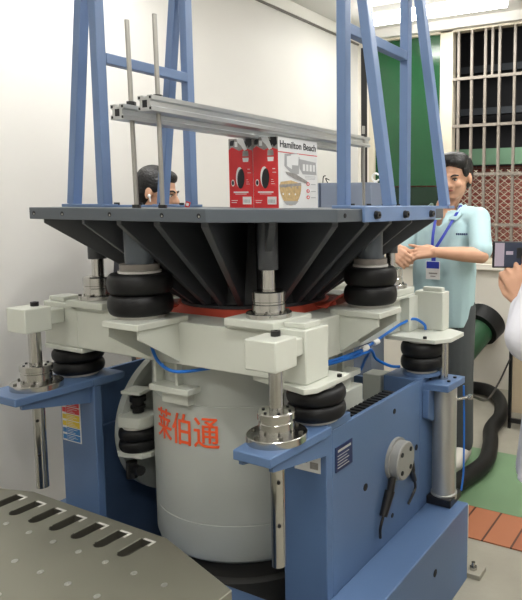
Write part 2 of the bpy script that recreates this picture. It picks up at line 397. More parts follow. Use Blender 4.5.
# labels under the left and front bracket
wl = MB().box(-.601, -.499, -.3725, -.37, .592, .752, 0)
rows = [(1, 4), (1, 4), (1, 3), (1, 3), (2, 2), (2, 2)]
for i in range(6):
    z1 = .746-.0255*i; c = (4, 4, 3, 3, 2, 2)[i]
    wl.box(-.575, -.503, -.3735, -.3725, z1-.022, z1, {4: 1, 3: 2, 2: 3}[c])
    wl.box(-.597, -.578, -.3735, -.3725, z1-.020, z1-.003, {4: 1, 3: 2, 2: 3}[c])
    for k in range(3): wl.box(-.570, -.515-.012*((k+i) % 3), -.3738, -.3735, z1-.018+.006*k, z1-.0165+.006*k, 0)
build(wl, 'warning_label', ['white', 'redprint', 'yellow', 'blueprint'], base, smooth=False, label='red, yellow and blue warning label')
wl2 = MB().box(.455, .545, -.3725, -.37, .695, .765, 0).box(.465, .50, -.3735, -.3725, .72, .735, 1).box(.51, .538, -.3735, -.3725, .705, .725, 1)
build(wl2, 'rating_label', ['white', 'greyprint'], base, smooth=False, label='white label under the front bracket')

# rear right actuator
act = thing('lift_cylinder', (.615, .36, .312), 'silver lift cylinder standing on the rear of the blue base by the polo man', 'cylinder')
build(MB().lathe((.617, .355, .33), [(.052, 0), (.052, .02), (.047, .022), (.047, .44)], 40), 'barrel', 'brushed', act)
build(MB().box(.566, .668, .30, .41, .312, .345), 'bottom_cap', 'blackm', act, bevel=.004)
build(MB().cyl((.607, .36, .77), (.607, .36, .950), .019), 'rod', 'steel', act)
tb = MB().prism([(.50, .262), (.664, .275), (.67, .43), (.50, .43)], .77, .797)
tb.prism([(.262, .772), (.41, .772), (.41, .68), (.31, .64), (.262, .665)], .5655, .590, mtx=Matrix(((0, 0, 1, 0), (1, 0, 0, 0), (0, 1, 0, 0), (0, 0, 0, 1))))
build(tb, 'top_bracket', 'blue', act, bevel=.003)
for dx, dy in ((.03, .03), (-.03, .03), (.03, -.03), (-.03, -.03)):
    build(MB().lathe((.605+dx*1.3, .357+dy, .797), [(.007, 0), (.007, .006)], 6), 'bolt', 'blackm', act, smooth=False)
build(MB().cyl((.655, .385, .715), (.695, .405, .725), .007, seg=8).cyl((.695, .405, .725), (.71, .405, .725), .011, seg=6), 'air_fitting', 'steel', act)

# ------------------------------------------------------------------ shaker body
RB = .363
sh = thing('shaker_body', (0, 0, .06), 'grey shaker cylinder with orange Chinese lettering between the blue side plates', 'shaker')
build(MB().lathe((0, 0, 0), [(.28, .275), (RB-.022, .28), (RB-.006, .295), (RB, .315), (RB, .418), (RB-.002, .420), (RB, .422), (RB, .815), (RB-.002, .817), (RB, .819), (RB, .955), (RB-.01, .962), (.27, .964)], 96), 'housing', 'body', sh, angle=30)
build(MB().lathe((0, 0, 0), [(.33, .06), (.33, .20), (.31, .21), (.31, .275)], 72), 'lower_housing', 'darkbody', sh)
dia = build(MB().lathe((0, 0, 0), [(.26, .96), (.298, .97), (.298, 1.092), (.268, 1.114), (.24, 1.114)], 72, caps=False), 'diaphragm', 'red', sh, label='red rubber diaphragm ring')
for a0, a1 in ((-2, 44), (206, 240)):
    fl_ = MB(); N = 14; vs = []
    for q in range(N+1):
        a = R(a0+(a1-a0)*q/N); lift = math.sin(PI*q/N)**.7
        for r_, z_ in ((.27, 1.112), (.300, 1.106+.012*lift), (.325+.012*lift, 1.106+.036*lift)):
            vs.append((r_*math.cos(a), r_*math.sin(a), z_))
    fl_.add(vs, [(3*q+k, 3*q+k+1, 3*q+k+4, 3*q+k+3) for q in range(N) for k in range(2)])
    o_ = build(fl_, 'flared_edge', 'red', dia); sd_ = o_.modifiers.new('thick', 'SOLIDIFY'); sd_.thickness = .005
def bendtxt(phi0, z0):
    def f(v):
        r = RB+.0024+v.z; a = phi0+v.x/RB
        return Vector((r*math.cos(a), r*math.sin(a), z0+v.y+.0*v.x))
    return f
vs, fs = text_mb('莱伯通', .113, None, depth=.0004, bend=bendtxt(R(-90.5), .722), sx=.84, bold=0)
lt = MB()
for q in (-1, 0, 1):
    dv = Vector((-math.sin(R(-90.5)), math.cos(R(-90.5)), 0))*.0016*q + Vector((math.cos(R(-90.5)), math.sin(R(-90.5)), 0))*.0002*q
    lt.add([v+dv+Vector((0, 0, .0007*q)) for v in vs], fs)
build(lt, 'lettering', 'orange', sh, smooth=False, label='orange Chinese characters')
# under-frame brackets bolted to the body, front and right side
def body_bracket(rot):
    mt = Matrix.Rotation(rot, 4, 'Z')
    b = MB().box(-.095, .075, -.41, -.32, .862, .882, 0, mt).box(-.065, .05, -.385, -.32, .82, .862, 0, mt)
    for x in (-.10, -.005): b.box(x, x+.012, -.385, -.31, .882, .962, 0, mt)
    build(b, 'body_bracket', 'cream', sh, bevel=.002, label='cream bracket')
body_bracket(0); body_bracket(R(90))
build(MB().box(.33, .41, -.03, .09, .62, .822), 'side_housing', 'cream', sh, bevel=.004, label='cream side housing')
# trunnion disc and its small air spring on the left
build(MB().lathe((-.42, 0, .61), [(.295, 0), (.295, .03), (.27, .034), (.27, .028), (.12, .028)], 64, axis='x'), 'trunnion_disc', 'body', sh)
build(MB().lathe((.404, 0, .61), [(.18, 0), (.18, -.03), (.17, -.034), (.12, -.034)], 64, axis='x'), 'trunnion_disc', 'body', sh)
cr = MB()

def bellows_prof(R0, z0, z1, n=2):
    prof = [(R0*.6, z0)]
    h = (z1-z0)/n
    for i in range(n):
        for k in range(1, 12):
            t = PI*k/12
            prof.append((R0*.80+R0*.20*math.sin(t)**.8, z0+h*i+h*(1-math.cos(t))/2))
        if i < n-1: prof.append((R0*.76, z0+h*(i+1)))
    prof.append((R0*.6, z1)); return prof
def air_spring(x, y, z0, z1, R0, label, top=True, group='black two-lobed air springs'):
    t = thing('air_spring', (x, y, z0), label, 'air spring', group)
    build(MB().lathe((x, y, 0), [(R0*.74, z0), (R0*.74, z0+.009)], 40), 'bottom_ring', 'whitering', t)
    build(MB().lathe((x, y, 0), bellows_prof(R0, z0+.009, z1-.007), 48), 'bellows', 'black', t, angle=60)
    build(MB().lathe((x, y, 0), [(R0*.66, z1-.007), (R0*.66, z1)], 40), 'top_ring', 'whitering', t)
    return t

# ------------------------------------------------------------------ cream lift frame
lf = thing('welded_ring', (0, 0, .95), 'cream welded square ring around the shaker with corner posts', 'machine frame')
FO, FI, FZ0, FZ1 = .42, .30, .965, 1.10
def beamseg(x0, x1, y0, y1, nm='beam'): build(MB().box(x0, x1, y0, y1, FZ0, FZ1), nm, 'cream', lf, bevel=.004)
beamseg(-FO, FO, -FO, -FI); beamseg(-FO, FO, FI, FO); beamseg(FI, FO, -FI, FI); beamseg(-FO, -FI, -FI, FI)
for sx in (1, -1):
    for sy in (1, -1):
        # pad under the upper guide
        build(MB().box(*sorted((sx*.262, sx*.442)), *sorted((sy*.262, sy*.442)), FZ1+.010, FZ1+.034).box(*sorted((sx*.25, sx*.45)), *sorted((sy*.25, sy*.42)), FZ1-.002, FZ1+.010), 'guide_pad', 'cream', lf, bevel=.003)
        xa, xb = sorted((sx*.42, sx*.535)); ya, yb = (-.42, -.31) if sy < 0 else ((.37, .45) if sx < 0 else (.435, .50))
        if sx > 0 and sy > 0: xa, xb = .445, .57
        if sx < 0 and sy < 0: xa, xb = -.60, -.42
        build(MB().box(xa, xb, ya, yb, .9645, 1.118), 'post', 'cream', lf, bevel=.004)
        if sy > 0: build(MB().box(*sorted((sx*.38, sx*.46)), .36, yb-.005, .965, 1.10), 'post_web', 'cream', lf)
        build(MB().box(xa+(.03 if sx > 0 else .012), (xb-.012 if xb-xa < .15 else xb-.09), ya+.014, yb-.020, 1.118, 1.134), 'post_cap', 'cream', lf, bevel=.003)
        if not (sx < 0 and sy > 0) and not (sx > 0 and sy > 0):
            pl = [(sx*.33, sy*.26), (sx*.33, sy*.40), (sx*.55, sy*.452), (sx*.572, sy*.42), (sx*.572, sy*.25)] if sx > 0 else [(-.40, -.25), (-.40, -.4215), (-.602, -.4215), (-.602, -.25)]
        else:
            pl = [(sx*.40, sy*.27), (sx*.40, sy*.50), (sx*.58, sy*.50), (sx*.65, sy*.46), (sx*.652, sy*.33), (sx*.61, sy*.27)]
        build(MB().prism(pl, .948, .964), 'spring_plate', 'cream', lf, bevel=.002)
        build(MB().lathe((sx*.565, sy*.30 if sy < 0 else sy*.28, .964), [(.008, 0), (.008, .008)], 6), 'bolt', 'blackm', lf, smooth=False)
    # block holding the lower guide shaft
    xa, xb = sorted((sx*.455, sx*.555))
    bl = build(MB().box(xa, xb, -.575, -.485, 1.037, 1.118).box(xa+.012, xb-.028, -.486, -.4205, 1.05, 1.10), 'guide_block', 'cream', lf, bevel=.004)
    build(MB().lathe((sx*.505, -.51, 1.118), [(.013, 0), (.013, .014), (.006, .014), (.006, .010)], 16), 'cap_screw', 'blackm', bl)
# mid-side platforms with gussets
def platform(rot, off):
    mt = Matrix.Rotation(rot, 4, 'Z') @ Matrix.Translation((off, 0, 0))
    build(MB().prism([(-.040, -.575), (.110, -.575), (.110, -.385), (-.040, -.385)], 1.096, 1.116, 0, mt), 'spring_platform', 'cream', lf, bevel=.003)
    g = MB()
    for x in (-.034, .094):
        a = MB(); vs = [(x, -.565, 1.096), (x, -.42, 1.096), (x, -.42, .975), (x, -.565, 1.07)]
        pts = [mt @ Vector(v) for v in vs]; pts2 = [mt @ (Vector(v)+Vector((.010, 0, 0))) for v in vs]
        a.add(pts+pts2, [(3,2,1,0),(4,5,6,7),(0,1,5,4),(1,2,6,5),(2,3,7,6),(3,0,4,7)])
        build(a, 'gusset', 'cream', lf)
platform(0, -.045); platform(R(90), -.04); platform(R(180), 0); platform(R(-90), 0)

# ------------------------------------------------------------------ guide bearings
def upper_guide(x, y, label):
    t = thing('upper_guide', (x, y, 1.134), label, 'guide bearing', 'silver guide bearings on the cream frame')
    build(MB().lathe((x, y, 0), [(.066, 1.134), (.066, 1.147), (.064, 1.149)], 40), 'flange', 'steel', t)
    build(MB().lathe((x, y, 0), [(.048, 1.149), (.048, 1.172), (.046, 1.174), (.046, 1.180), (.048, 1.182), (.048, 1.208), (.044, 1.212)], 40), 'collar', 'steel', t)
    for k in range(6):
        a = k*PI/3; build(MB().lathe((x+.058*math.cos(a), y+.058*math.sin(a), 1.149), [(.005, 0), (.005, .004)], 8), 'screw', 'slot', t)
    build(MB().cyl((x, y, 1.212), (x, y, 1.275), .0195, seg=32), 'shaft', 'steel', t)
upper_guide(.364, -.364, 'silver upper guide bearing on the front corner pad below the red boxes')
upper_guide(-.372, -.368, 'silver upper guide bearing on the left corner pad')
upper_guide(.37, .37, 'silver upper guide bearing on the right rear corner, half hidden by an air spring')
def lower_guide(x, y, label):
    t = thing('lower_guide', (x, y, .842), label, 'guide shaft', 'silver guide shafts passing through the blue brackets')
    build(MB().lathe((x, y, 0), [(.08, .842), (.08, .860), (.078, .862)], 48), 'flange', 'steel', t)
    build(MB().lathe((x, y, 0), [(.047, .862), (.047, .892), (.045, .894), (.045, .900), (.050, .902), (.050, .918), (.047, .921)], 48), 'collar', 'steel', t)
    for k in range(6):
        a = k*PI/3+.3; build(MB().lathe((x+.066*math.cos(a), y+.066*math.sin(a), .862), [(.006, 0), (.006, .005)], 8), 'screw', 'slot', t)
    for k in range(6):
        a = k*PI/3+.3; build(MB().lathe((x+.037*math.cos(a), y+.037*math.sin(a), .921), [(.004, 0), (.004, .003)], 8), 'screw', 'blackm', t)
    s = build(MB().cyl((x, y, .49), (x, y, 1.05), .0195, seg=32), 'shaft', 'steel', t)
    for z in (.73, .61): build(MB().cyl((x+.013, y-.0125, z), (x+.016, y-.0165, z), .005, seg=10), 'cross_hole', 'dark', s)
lower_guide(.508, -.515, 'silver guide shaft through the front blue bracket')
lower_guide(-.508, -.515, 'silver guide shaft through the left blue bracket beside the white wall')

# ------------------------------------------------------------------ air springs
air_spring(-.045, -.468, 1.116, 1.259, .094, 'black two-lobed air spring under the left part of the grey table')
air_spring(.468, .045, 1.116, 1.259, .092, 'black two-lobed air spring under the right part of the grey table')
air_spring(.508, -.335, .842, .948, .086, 'black two-lobed air spring on the blue side plate by the front guide shaft')
air_spring(-.540, -.338, .842, .948, .086, 'black two-lobed air spring on the left blue bracket near the wall')
air_spring(.528, .335, .828, .948, .083, 'black two-lobed air spring at the rear right by the silver lift cylinder')
# trunnion spring
tsx, tsy = -.345, -.25
ts = thing('trunnion_spring', (tsx, tsy, .52), 'small black air spring with cream plates between left side plate and cylinder', 'air spring')
build(MB().lathe((tsx, tsy, 0), bellows_prof(.070, .565, .648), 40), 'bellows', 'black', ts, angle=60)
mt = Matrix.Translation((tsx, tsy, 0)) @ Matrix.Rotation(R(12), 4, 'Z')
build(MB().prism([(-.045, -.055), (.045, -.055), (.062, -.03), (.062, .055), (-.062, .055), (-.062, -.03)], .655, .695, 0, mt), 'top_block', 'cream', ts, bevel=.004)
build(MB().lathe((tsx, tsy, 0), [(.055, .648), (.055, .655)], 30), 'ring', 'whitering', ts)
build(MB().prism([(-.05, -.055), (.05, -.055), (.07, -.03), (.07, .06), (-.07, .06), (-.07, -.03)], .545, .565, 0, mt), 'bottom_plate', 'cream', ts, bevel=.003)
build(MB().lathe((tsx, tsy, 0), [(.02, .70), (.02, .715), (.026, .717), (.026, .725), (.02, .727), (.02, .74), (.028, .742), (.028, .76), (.02, .762), (.02, .775)], 24), 'stem', 'black', ts)
build(MB().box(-.04, .04, -.04, .035, .775, .787, 0, mt), 'stop_plate', 'cream', ts, bevel=.002)
build(MB().cyl((tsx-.03, tsy-.02, .49), (tsx+.05, tsy-.04, .50), .018, seg=12).cyl((tsx-.01, tsy-.03, .52), (tsx-.01, tsy-.03, .46), .02, seg=12), 'valve', 'blackm', ts)

# ------------------------------------------------------------------ expander table
tb = thing('expander_table', (0, 0, 1.11), 'grey octagonal head expander table on dark radial fins above the shaker', 'table')
W, c_ = .6, .24
octo = [(W-c_, -W), (W, -W+c_), (W, W-c_), (W-c_, W), (-W+c_, W), (-W, W-c_), (-W, -W+c_), (-W+c_, -W)]
TZ0, TZ1 = 1.412, 1.447
build(MB().prism(octo, TZ0, TZ1), 'tabletop', 'table', tb, bevel=.0015)
for x in (-.337, -.204, .002, .206, .338):
    build(MB().lathe((x, -W-.0012, 1.4295), [(.0065, 0), (.0065, .0012)], 14, axis='y').lathe((x+.0015, -W-.0016, 1.4275), [(.003, 0), (.003, .0004)], 10, axis='y', m=1), 'edge_hole', ['dark', 'steel'], tb)
build(MB().lathe((W, -.321, 1.4295), [(.0065, 0), (.0065, .0012)], 14, axis='x'), 'edge_hole', 'dark', tb)
build(MB().lathe((0, 0, 0), [(.258, 1.114), (.258, 1.124), (.235, 1.126), (.235, 1.14), (.15, 1.412)], 64), 'core', 'cone', tb)
for k in range(24):
    a = 2*PI*k/24; d = Vector((math.cos(a), math.sin(a)))
    t = min(W/max(abs(d.x), abs(d.y)), (2*W-c_)/(abs(d.x)+abs(d.y)))-.03
    s = Vector((-d.y, d.x, 0))*.0095
    D3 = Vector((d.x, d.y, 0)); Z = Vector((0, 0, 1))
    prof = [D3*.10+Z*1.412, D3*t+Z*1.412, D3*(t-.0)+Z*1.400, D3*.252+Z*1.124, D3*.14+Z*1.124]
    vs = [p-s for p in prof]+[p+s for p in prof]; n = 5
    build(MB().add(vs, [tuple(range(n-1, -1, -1)), tuple(range(n, 2*n))]+[(i, (i+1) % n, n+(i+1) % n, n+i) for i in range(n)]), 'fin', 'fin', tb, bevel=.0015)
for x, y in ((.364, -.364), (-.372, -.368), (.37, .37), (-.37, .37)):
    build(MB().cyl((x, y, 1.272), (x, y, 1.412), .029, seg=32), 'guide_socket', 'fin', tb)
for x, y in ((-.045, -.468), (.468, .045), (.045, .468), (-.468, -.045)):
    p = build(MB().lathe((x, y, 0), [(.041, 1.278), (.043, 1.412)], 36), 'spring_post', 'table', tb)
    build(MB().lathe((x, y, 0), [(.057, 1.260), (.057, 1.279)], 36), 'post_collar', 'ring', p)

# ------------------------------------------------------------------ blue portal frames
def portal(xi, xo, y0, y1, base_x, label, right):
    t = thing('portal_frame', ((xi+xo)/2, (y0+y1)/2, TZ1), label, 'frame', 'blue A-frame portals on the table')
    zt = 2.46; T = .036
    for y in (y0, y1):
        build(MB().bar((xi, y, TZ1+.010), (xi+(.004 if right else -.004), y, zt), T, T, (0, 1, 0)), 'upright', 'bluelight', t, bevel=.003)
        build(MB().bar((xo, y, TZ1+.010), (xi+(T*.9 if right else -T*.9), y, zt), T, T, (0, 1, 0)), 'slanted_leg', 'bluelight', t, bevel=.003)
        build(MB().box(min(xi, xo)-.03, max(xi, xo)+.03, y-.03, y+.03, TZ1, TZ1+.011), 'foot_rail', 'bluelight', t, bevel=.002)
    build(MB().bar((xi, y0+T/2, 1.96 if not right else 2.045), (xi, y1-T/2, 1.96 if not right else 2.045), T, T), 'crossbar', 'bluelight', t, bevel=.003)
    for xx in ((xi, xo)):
        build(MB().box(xx-.025, xx+.025, y0+.03, y1-.03, TZ1, TZ1+.008), 'side_rail', 'bluelight', t, bevel=.001)
    for k in range(4):
        x = xi+(xo-xi)*(.45 if k % 2 else .5); y = y0+(y1-y0)*(.12+.25*k)
        build(MB().lathe((xi+(.0), y, TZ1+.008), [(.010, 0), (.010, .009)], 6), 'bolt', 'blackm', t, smooth=False)
    return t
pl_ = portal(-.41, -.575, -.30, .10, 0, 'blue A-frame portal on the left side of the grey table', False)
pr_ = portal(.378, .556, .02, .475, 0, 'blue A-frame portal on the right side of the grey table', True)
fp = build(MB().box(.6, .61, -.23, .27, 1.409, 1.452).box(.56, .61, -.23, .27, 1.4475, 1.456), 'clamp_flange', 'bluelight', pr_, bevel=.002)
for y in (-.166, .023, .224):
    build(MB().lathe((.61, y, 1.430), [(.013, 0), (.013, .003), (.011, .003), (.011, .013), (.005, .013), (.005, .009)], 18, axis='x'), 'flange_bolt', 'blackm', fp)

# ------------------------------------------------------------------ aluminium bars and threaded rods
def extrusion(x, y0, y1, z, label):
    w_, h_ = .056, .042
    prof = [(-w_/2, -h_/2), (w_/2, -h_/2), (w_/2, -.010), (w_/2-.008, -.006), (w_/2-.008, .006), (w_/2, .010), (w_/2, h_/2), (.010, h_/2), (.006, h_/2-.008), (-.006, h_/2-.008), (-.010, h_/2), (-w_/2, h_/2), (-w_/2, .010), (-w_/2+.008, .006), (-w_/2+.008, -.006), (-w_/2, -.010)]
    mt = Matrix(((1, 0, 0, x), (0, 0, 1, 0), (0, 1, 0, z), (0, 0, 0, 1)))
    mb = MB(); n = len(prof)
    vs = [mt @ Vector((px, pz, y)) for y in (y0, y1) for px, pz in prof]
    mb.add(vs, [tuple(range(n)), tuple(range(2*n-1, n-1, -1))]+[(i, n+i, n+(i+1) % n, (i+1) % n) for i in range(n)])
    mb.box(x-.009, x+.009, y0-.0006, y0, z-.012, z+.008, 1)
    for sx in (-1, 1):
        for sz in (-1, 1): mb.box(x+sx*.021-.0035, x+sx*.021+.0035, y0-.0006, y0, z+sz*.0145-.0035, z+sz*.0145+.0035, 1)
    return build(mb, 'aluminium_extrusion', ['alu', 'dark'], label=label, cat='metal bar', group='aluminium bars clamped over the boxes', smooth=False)
extrusion(.0, -.56, .62, 1.716, 'slotted aluminium bar resting over the boxes, the one nearer the left portal')
extrusion(.105, -.555, .62, 1.734, 'slotted aluminium bar resting over the boxes, the one nearer the viewer')
for (x, y, top, lbl, hz, lean) in ((.015, -.52, 1.975, 'thin threaded rod at the near end, left of the pair', 1.737, -.01), (.098, -.50, 1.985, 'thin threaded rod at the near end, right of the pair', 1.753, -.006),
                             (.125, .575, 1.80, 'short threaded rod at the far end of the aluminium bars', 1.753, 0)):
    t = thing('threaded_rod', (x, y, TZ1), lbl, 'rod', 'threaded rods clamping the aluminium bars')
    build(MB().cyl((x, y, TZ1), (x+lean, y, top), .0065, seg=12), 'rod', 'rodsteel', t)
    build(MB().lathe((x+lean*.5, y, hz), [(.013, 0), (.013, .012)], 6), 'nut', 'blackm', t, smooth=False)
    build(MB().lathe((x, y, TZ1), [(.012, 0), (.012, .010)], 6), 'base_nut', 'blackm', t, smooth=False)

# ------------------------------------------------------------------ boxes
def carton(x0, x1, y0, y1, h, label, writing):
    z0 = TZ1; z1 = z0+h; cx = (x0+x1)/2; w_ = x1-x0
    mb = MB().box(x0, x1, y0, y1, z0, z1, 0)
    e = .0006
    def pane(u0, u1, v0, v1, m, lay=1):     # on the -y face, u along x 0..1, v up 0..1
        mb.box(x0+w_*u0, x0+w_*u1, y0-e*lay, y0, z0+h*v0, z0+h*v1, m)
    def poly(pts, m, lay=1):
        P = [(x0+w_*u, z0+h*v) for u, v in pts]
        if sum(P[i][0]*P[(i+1) % len(P)][1]-P[(i+1) % len(P)][0]*P[i][1] for i in range(len(P))) < 0: P = P[::-1]
        mb.add([(a, y0-e*lay, b) for a, b in P], [tuple(range(len(P)))], m)
    pane(0, 1, 0, .80, 1); pane(0, 1, .80, 1, 2)
    poly([(.0, .80), (.0, .84), (.15, .88), (.45, .82), (.7, .86), (1, .82), (1, .80)], 1, 1.5)
    poly([(.35, 1), (.62, 1), (.78, .84), (.66, .82), (.52, .90), (.40, .94)], 0, 2)
    poly([(.70, 1), (.95, 1), (.98, .90), (.85, .86), (.74, .93)], 4, 2)
    poly([(.08, .97), (.26, .98), (.20, .90), (.10, .90)], 4, 2)
    poly([(.58, .74), (.60, .82), (.82, .82), (.84, .74)], 2, 2); poly([(.60, .66), (.58, .72), (.84, .72), (.82, .66)], 0, 2)
    # appliance silhouette
    poly([(.40+.16*math.cos(a)+.05, .44+.15*math.sin(a)) for a in [2*PI*k/20 for k in range(20)]], 0, 2)
    poly([(.50+.15*math.cos(a)+.02*math.sin(a), .42+.145*math.sin(a)) for a in [2*PI*k/20 for k in range(20)]], 4, 3)
    poly([(.16+.07*math.cos(a), .36+.05*math.sin(a)) for a in [2*PI*k/14 for k in range(14)]], 0, 2)
    poly([(.16+.05*math.cos(a), .36+.035*math.sin(a)) for a in [2*PI*k/14 for k in range(14)]], 4, 3)
    pane(.18, .80, .215, .235, 0, 2); pane(.25, .72, .195, .203, 0, 2)
    pane(.56, .92, .05, .16, 0, 2)
    for k in range(5): pane(.60+.055*k, .625+.055*k, .07, .12, 5, 3)
    for k in range(4): pane(.06+.2*k, .18+.2*k, .90-.02*(k % 2), .955, (4, 0, 5, 4)[k], 1.5)
    for k in range(3): pane(.72, .86-.03*k, .34+.03*k, .346+.03*k, 0, 2)
    pane(.08, .30, .07, .08, 0, 2); pane(.08, .34, .10, .108, 0, 2)
    pane(.78, .88, .55, .56, 0, 2); pane(.78, .92, .50, .508, 0, 2)
    # +x face : u along y 0..1
    d_ = y1-y0
    def q(u, v, lay): return (x1+e*lay, y0+d_*u, z0+h*v)
    def pp(pts, m, lay=1):
        A = sum(pts[i][0]*pts[(i+1) % len(pts)][1]-pts[(i+1) % len(pts)][0]*pts[i][1] for i in range(len(pts)))
        if A < 0: pts = pts[::-1]
        mb.add([q(u, v, lay) for u, v in pts], [tuple(range(len(pts)))], m)
    def rect(u0, u1, v0, v1, m, lay=1): pp([(u0, v0), (u1, v0), (u1, v1), (u0, v1)], m, lay)
    if writing:
        rect(0, 1, .80, 1, 6, 1)
        rect(0, 1, .785, .797, 1, 1)
        pp([(.02, .32)]+[(.29+.27*math.cos(a), .32+.27*math.sin(a)*1.05) for a in [PI+PI*k/16 for k in range(17)]]+[(.56, .36), (.3, .40), (.05, .37)], 3, 1)
        pp([(.06, .30)]+[(.29+.24*math.cos(a), .30+.22*math.sin(a)) for a in [PI+PI*k/16 for k in range(17)]], 7, 2)
        pp([(.10, .10), (.48, .10), (.40, .045), (.18, .045)], 5, 3)
        pp([(.15, .77), (.45, .80), (.52, .74), (.50, .50), (.36, .47), (.22, .55), (.14, .60)], 5, 2)
        pp([(.20, .74), (.34, .76), (.32, .56), (.20, .60)], 0, 3)
        pp([(.30, .77), (.50, .79), (.48, .62), (.32, .62)], 6, 4)
        pp([(.50, .72), (.95, .69), (.97, .50), (.60, .50), (.52, .58)], 5, 2)
        for k in range(4): rect(.60+.09*k, .66+.09*k, .55, .65, 0, 3)
        pp([(.16, .52), (.40, .50), (.72, .40), (.70, .36), (.40, .42), (.20, .48)], 2, 3)
        pp([(.03, .33), (.55, .37), (.55, .33), (.03, .29)], 2, 3)
        for k in range(9): pp([(.10+.05*k+.018*math.cos(a), .20+.05*((k*5) % 3)+.016*math.sin(a)) for a in [2*PI*q/8 for q in range(8)]], (0, 2, 3)[k % 3], 3)
        for v in (.36, .255, .16): pp([(.74+.045*math.cos(a), v+.028*math.sin(a)) for a in [2*PI*k/12 for k in range(12)]], 1, 1)
        for v in (.36, .255, .16): pp([(.74+.022*math.cos(a), v+.014*math.sin(a)) for a in [2*PI*k/12 for k in range(12)]], 0, 2)
        for k in range(3): rect(.66, .94, .43+.02*k, .436+.02*k, 5, 1)
        for v in (.35, .245, .15): rect(.82, .95, v, v+.012, 5, 1)
        vs, fs = text_mb('Hamilton Beach', .0345, frame_mtx((x1+e*2, (y0+y1)/2, z0+h*.90), (0, 1, 0), (0, 0, 1)), bold=.0006, depth=.0003)
        mb.add(vs, fs, 4)
    return build(mb, 'appliance_carton', ['white', 'redprint', 'greyprint', 'dough', 'blackprint', 'midgrey', 'white', 'dough'], smooth=False, label=label, cat='box', group='red and white appliance cartons')
carton(-.112, .001, .0, .238, .252, 'red and white appliance carton on the table, the left of the two', False)
carton(.003, .116, -.0, .238, .252, 'appliance carton with red front and white side showing a mixing bowl', True)
# small red and white card
mtc = Matrix.Translation((-.28, -.05, TZ1)) @ Matrix.Rotation(R(30), 4, 'Z') @ Matrix.Rotation(R(18), 4, 'Y')
build(MB().box(-.008, .008, -.003, .003, 0, .022, 0, mtc).box(-.005, .005, -.0036, -.003, .006, .017, 1, mtc), 'small_card', ['redprint', 'white'], label='tiny red and white card standing tilted left of the red boxes', cat='card')

# ------------------------------------------------------------------ slip table
SZ0, SZ1 = .558, .60
sp = thing('slip_table', (0, -1.4, 0), 'flat grey metal slip table plate with slots in the lower left corner', 'table')
outline = [(-.27, -.69), (.29, -.695), (.592, -.784), (.592, -2.1), (-.58, -2.1), (-.58, -.78)]
pme = MB().prism(outline, SZ0, SZ1)
cut_ = MB()
SLX = [-.28+.0885*i for i in range(-1, 7)]
for x in SLX[1:]:
    ya, yb, r = -.726, -.788, .0185
    pts = [(x+r, ya), (x-r, ya)]+[(x-r*math.cos(t), yb-r*math.sin(t)) for t in [PI*k/10 for k in range(11)]]
    cut_.prism(pts, SZ1-.024, SZ1+.02)
plate = build(pme, 'plate', ['slip', 'slot'], sp, smooth=False)
co_ = build(cut_, 'cutter', ['slot', 'slot'], sp, smooth=False)
bo = plate.modifiers.new('b', 'BOOLEAN'); bo.object = co_; bo.operation = 'DIFFERENCE'; bo.solver = 'EXACT'; bo.material_mode = 'TRANSFER'
nm = bpy.data.meshes.new_from_object(plate.evaluated_get(bpy.context.evaluated_depsgraph_get()))
plate.modifiers.clear(); plate.data = nm; bpy.data.objects.remove(co_)
bv = plate.modifiers.new('bevel', 'BEVEL'); bv.width = .0015; bv.segments = 1; bv.limit_method = 'ANGLE'
for x in SLX[1:]:  # pale strips that paint the metal's glint beside each slot
    build(MB().box(x-.010, x+.030, -.7265, -.7205, SZ1-.001, SZ1+.001).box(x+.0235, x+.030, -.744, -.7265, SZ1-.001, SZ1+.001), 'slot_edge_glint', 'whitering', sp, label='painted angled glint at the slot edge')
for j in range(6):
    for i in range(11):
        x = -.547+.099*i; y = -.84-.096*j
        if x > .56: continue
        build(MB().lathe((x, y, SZ1), [(.0075, 0), (.0072, .0016), (.0035, .0016), (.0035, .0002)], 16), 'threaded_insert', 'brushed', sp)
build(MB().lathe((-.145, -.945, SZ1), [(.012, 0), (.012, .0008)], 20), 'oil_hole', 'dark', sp)
build(MB().box(-.45, .45, -1.95, -.95, 0, SZ0), 'pedestal', 'blue', sp, bevel=.004)

# ------------------------------------------------------------------ cabinet behind the machine
cb = thing('control_cabinet', (-.28, 1.2, 0), 'grey-blue cabinet behind the right side of the grey table', 'cabinet')
build(MB().box(-.545, -.19, 1.18, 1.33, 0, 1.583), 'body', 'cabinet', cb, bevel=.003)
build(MB().box(-.532, -.522, 1.176, 1.18, .3, 1.583), 'door_gap', 'cabdark', cb)
er = MB()
pts = [(-.20+.022*math.cos(a), 1.25, 1.612+.022*math.sin(a)) for a in [R(40)+R(290)*k/10 for k in range(11)]]
build(MB().tube(pts, .0055, 8).cyl((-.20, 1.25, 1.583), (-.20, 1.25, 1.592), .01, seg=10), 'lifting_eye', 'white', cb, label='white lifting eye')
build(MB().tube([(-.535, 1.22, 1.583), (-.53, 1.22, 1.62), (-.515, 1.22, 1.625)], .003, 6).tube([(-.50, 1.22, 1.583), (-.515, 1.22, 1.61), (-.49, 1.22, 1.60)], .003, 6), 'wire_ends', 'blackm', cb)

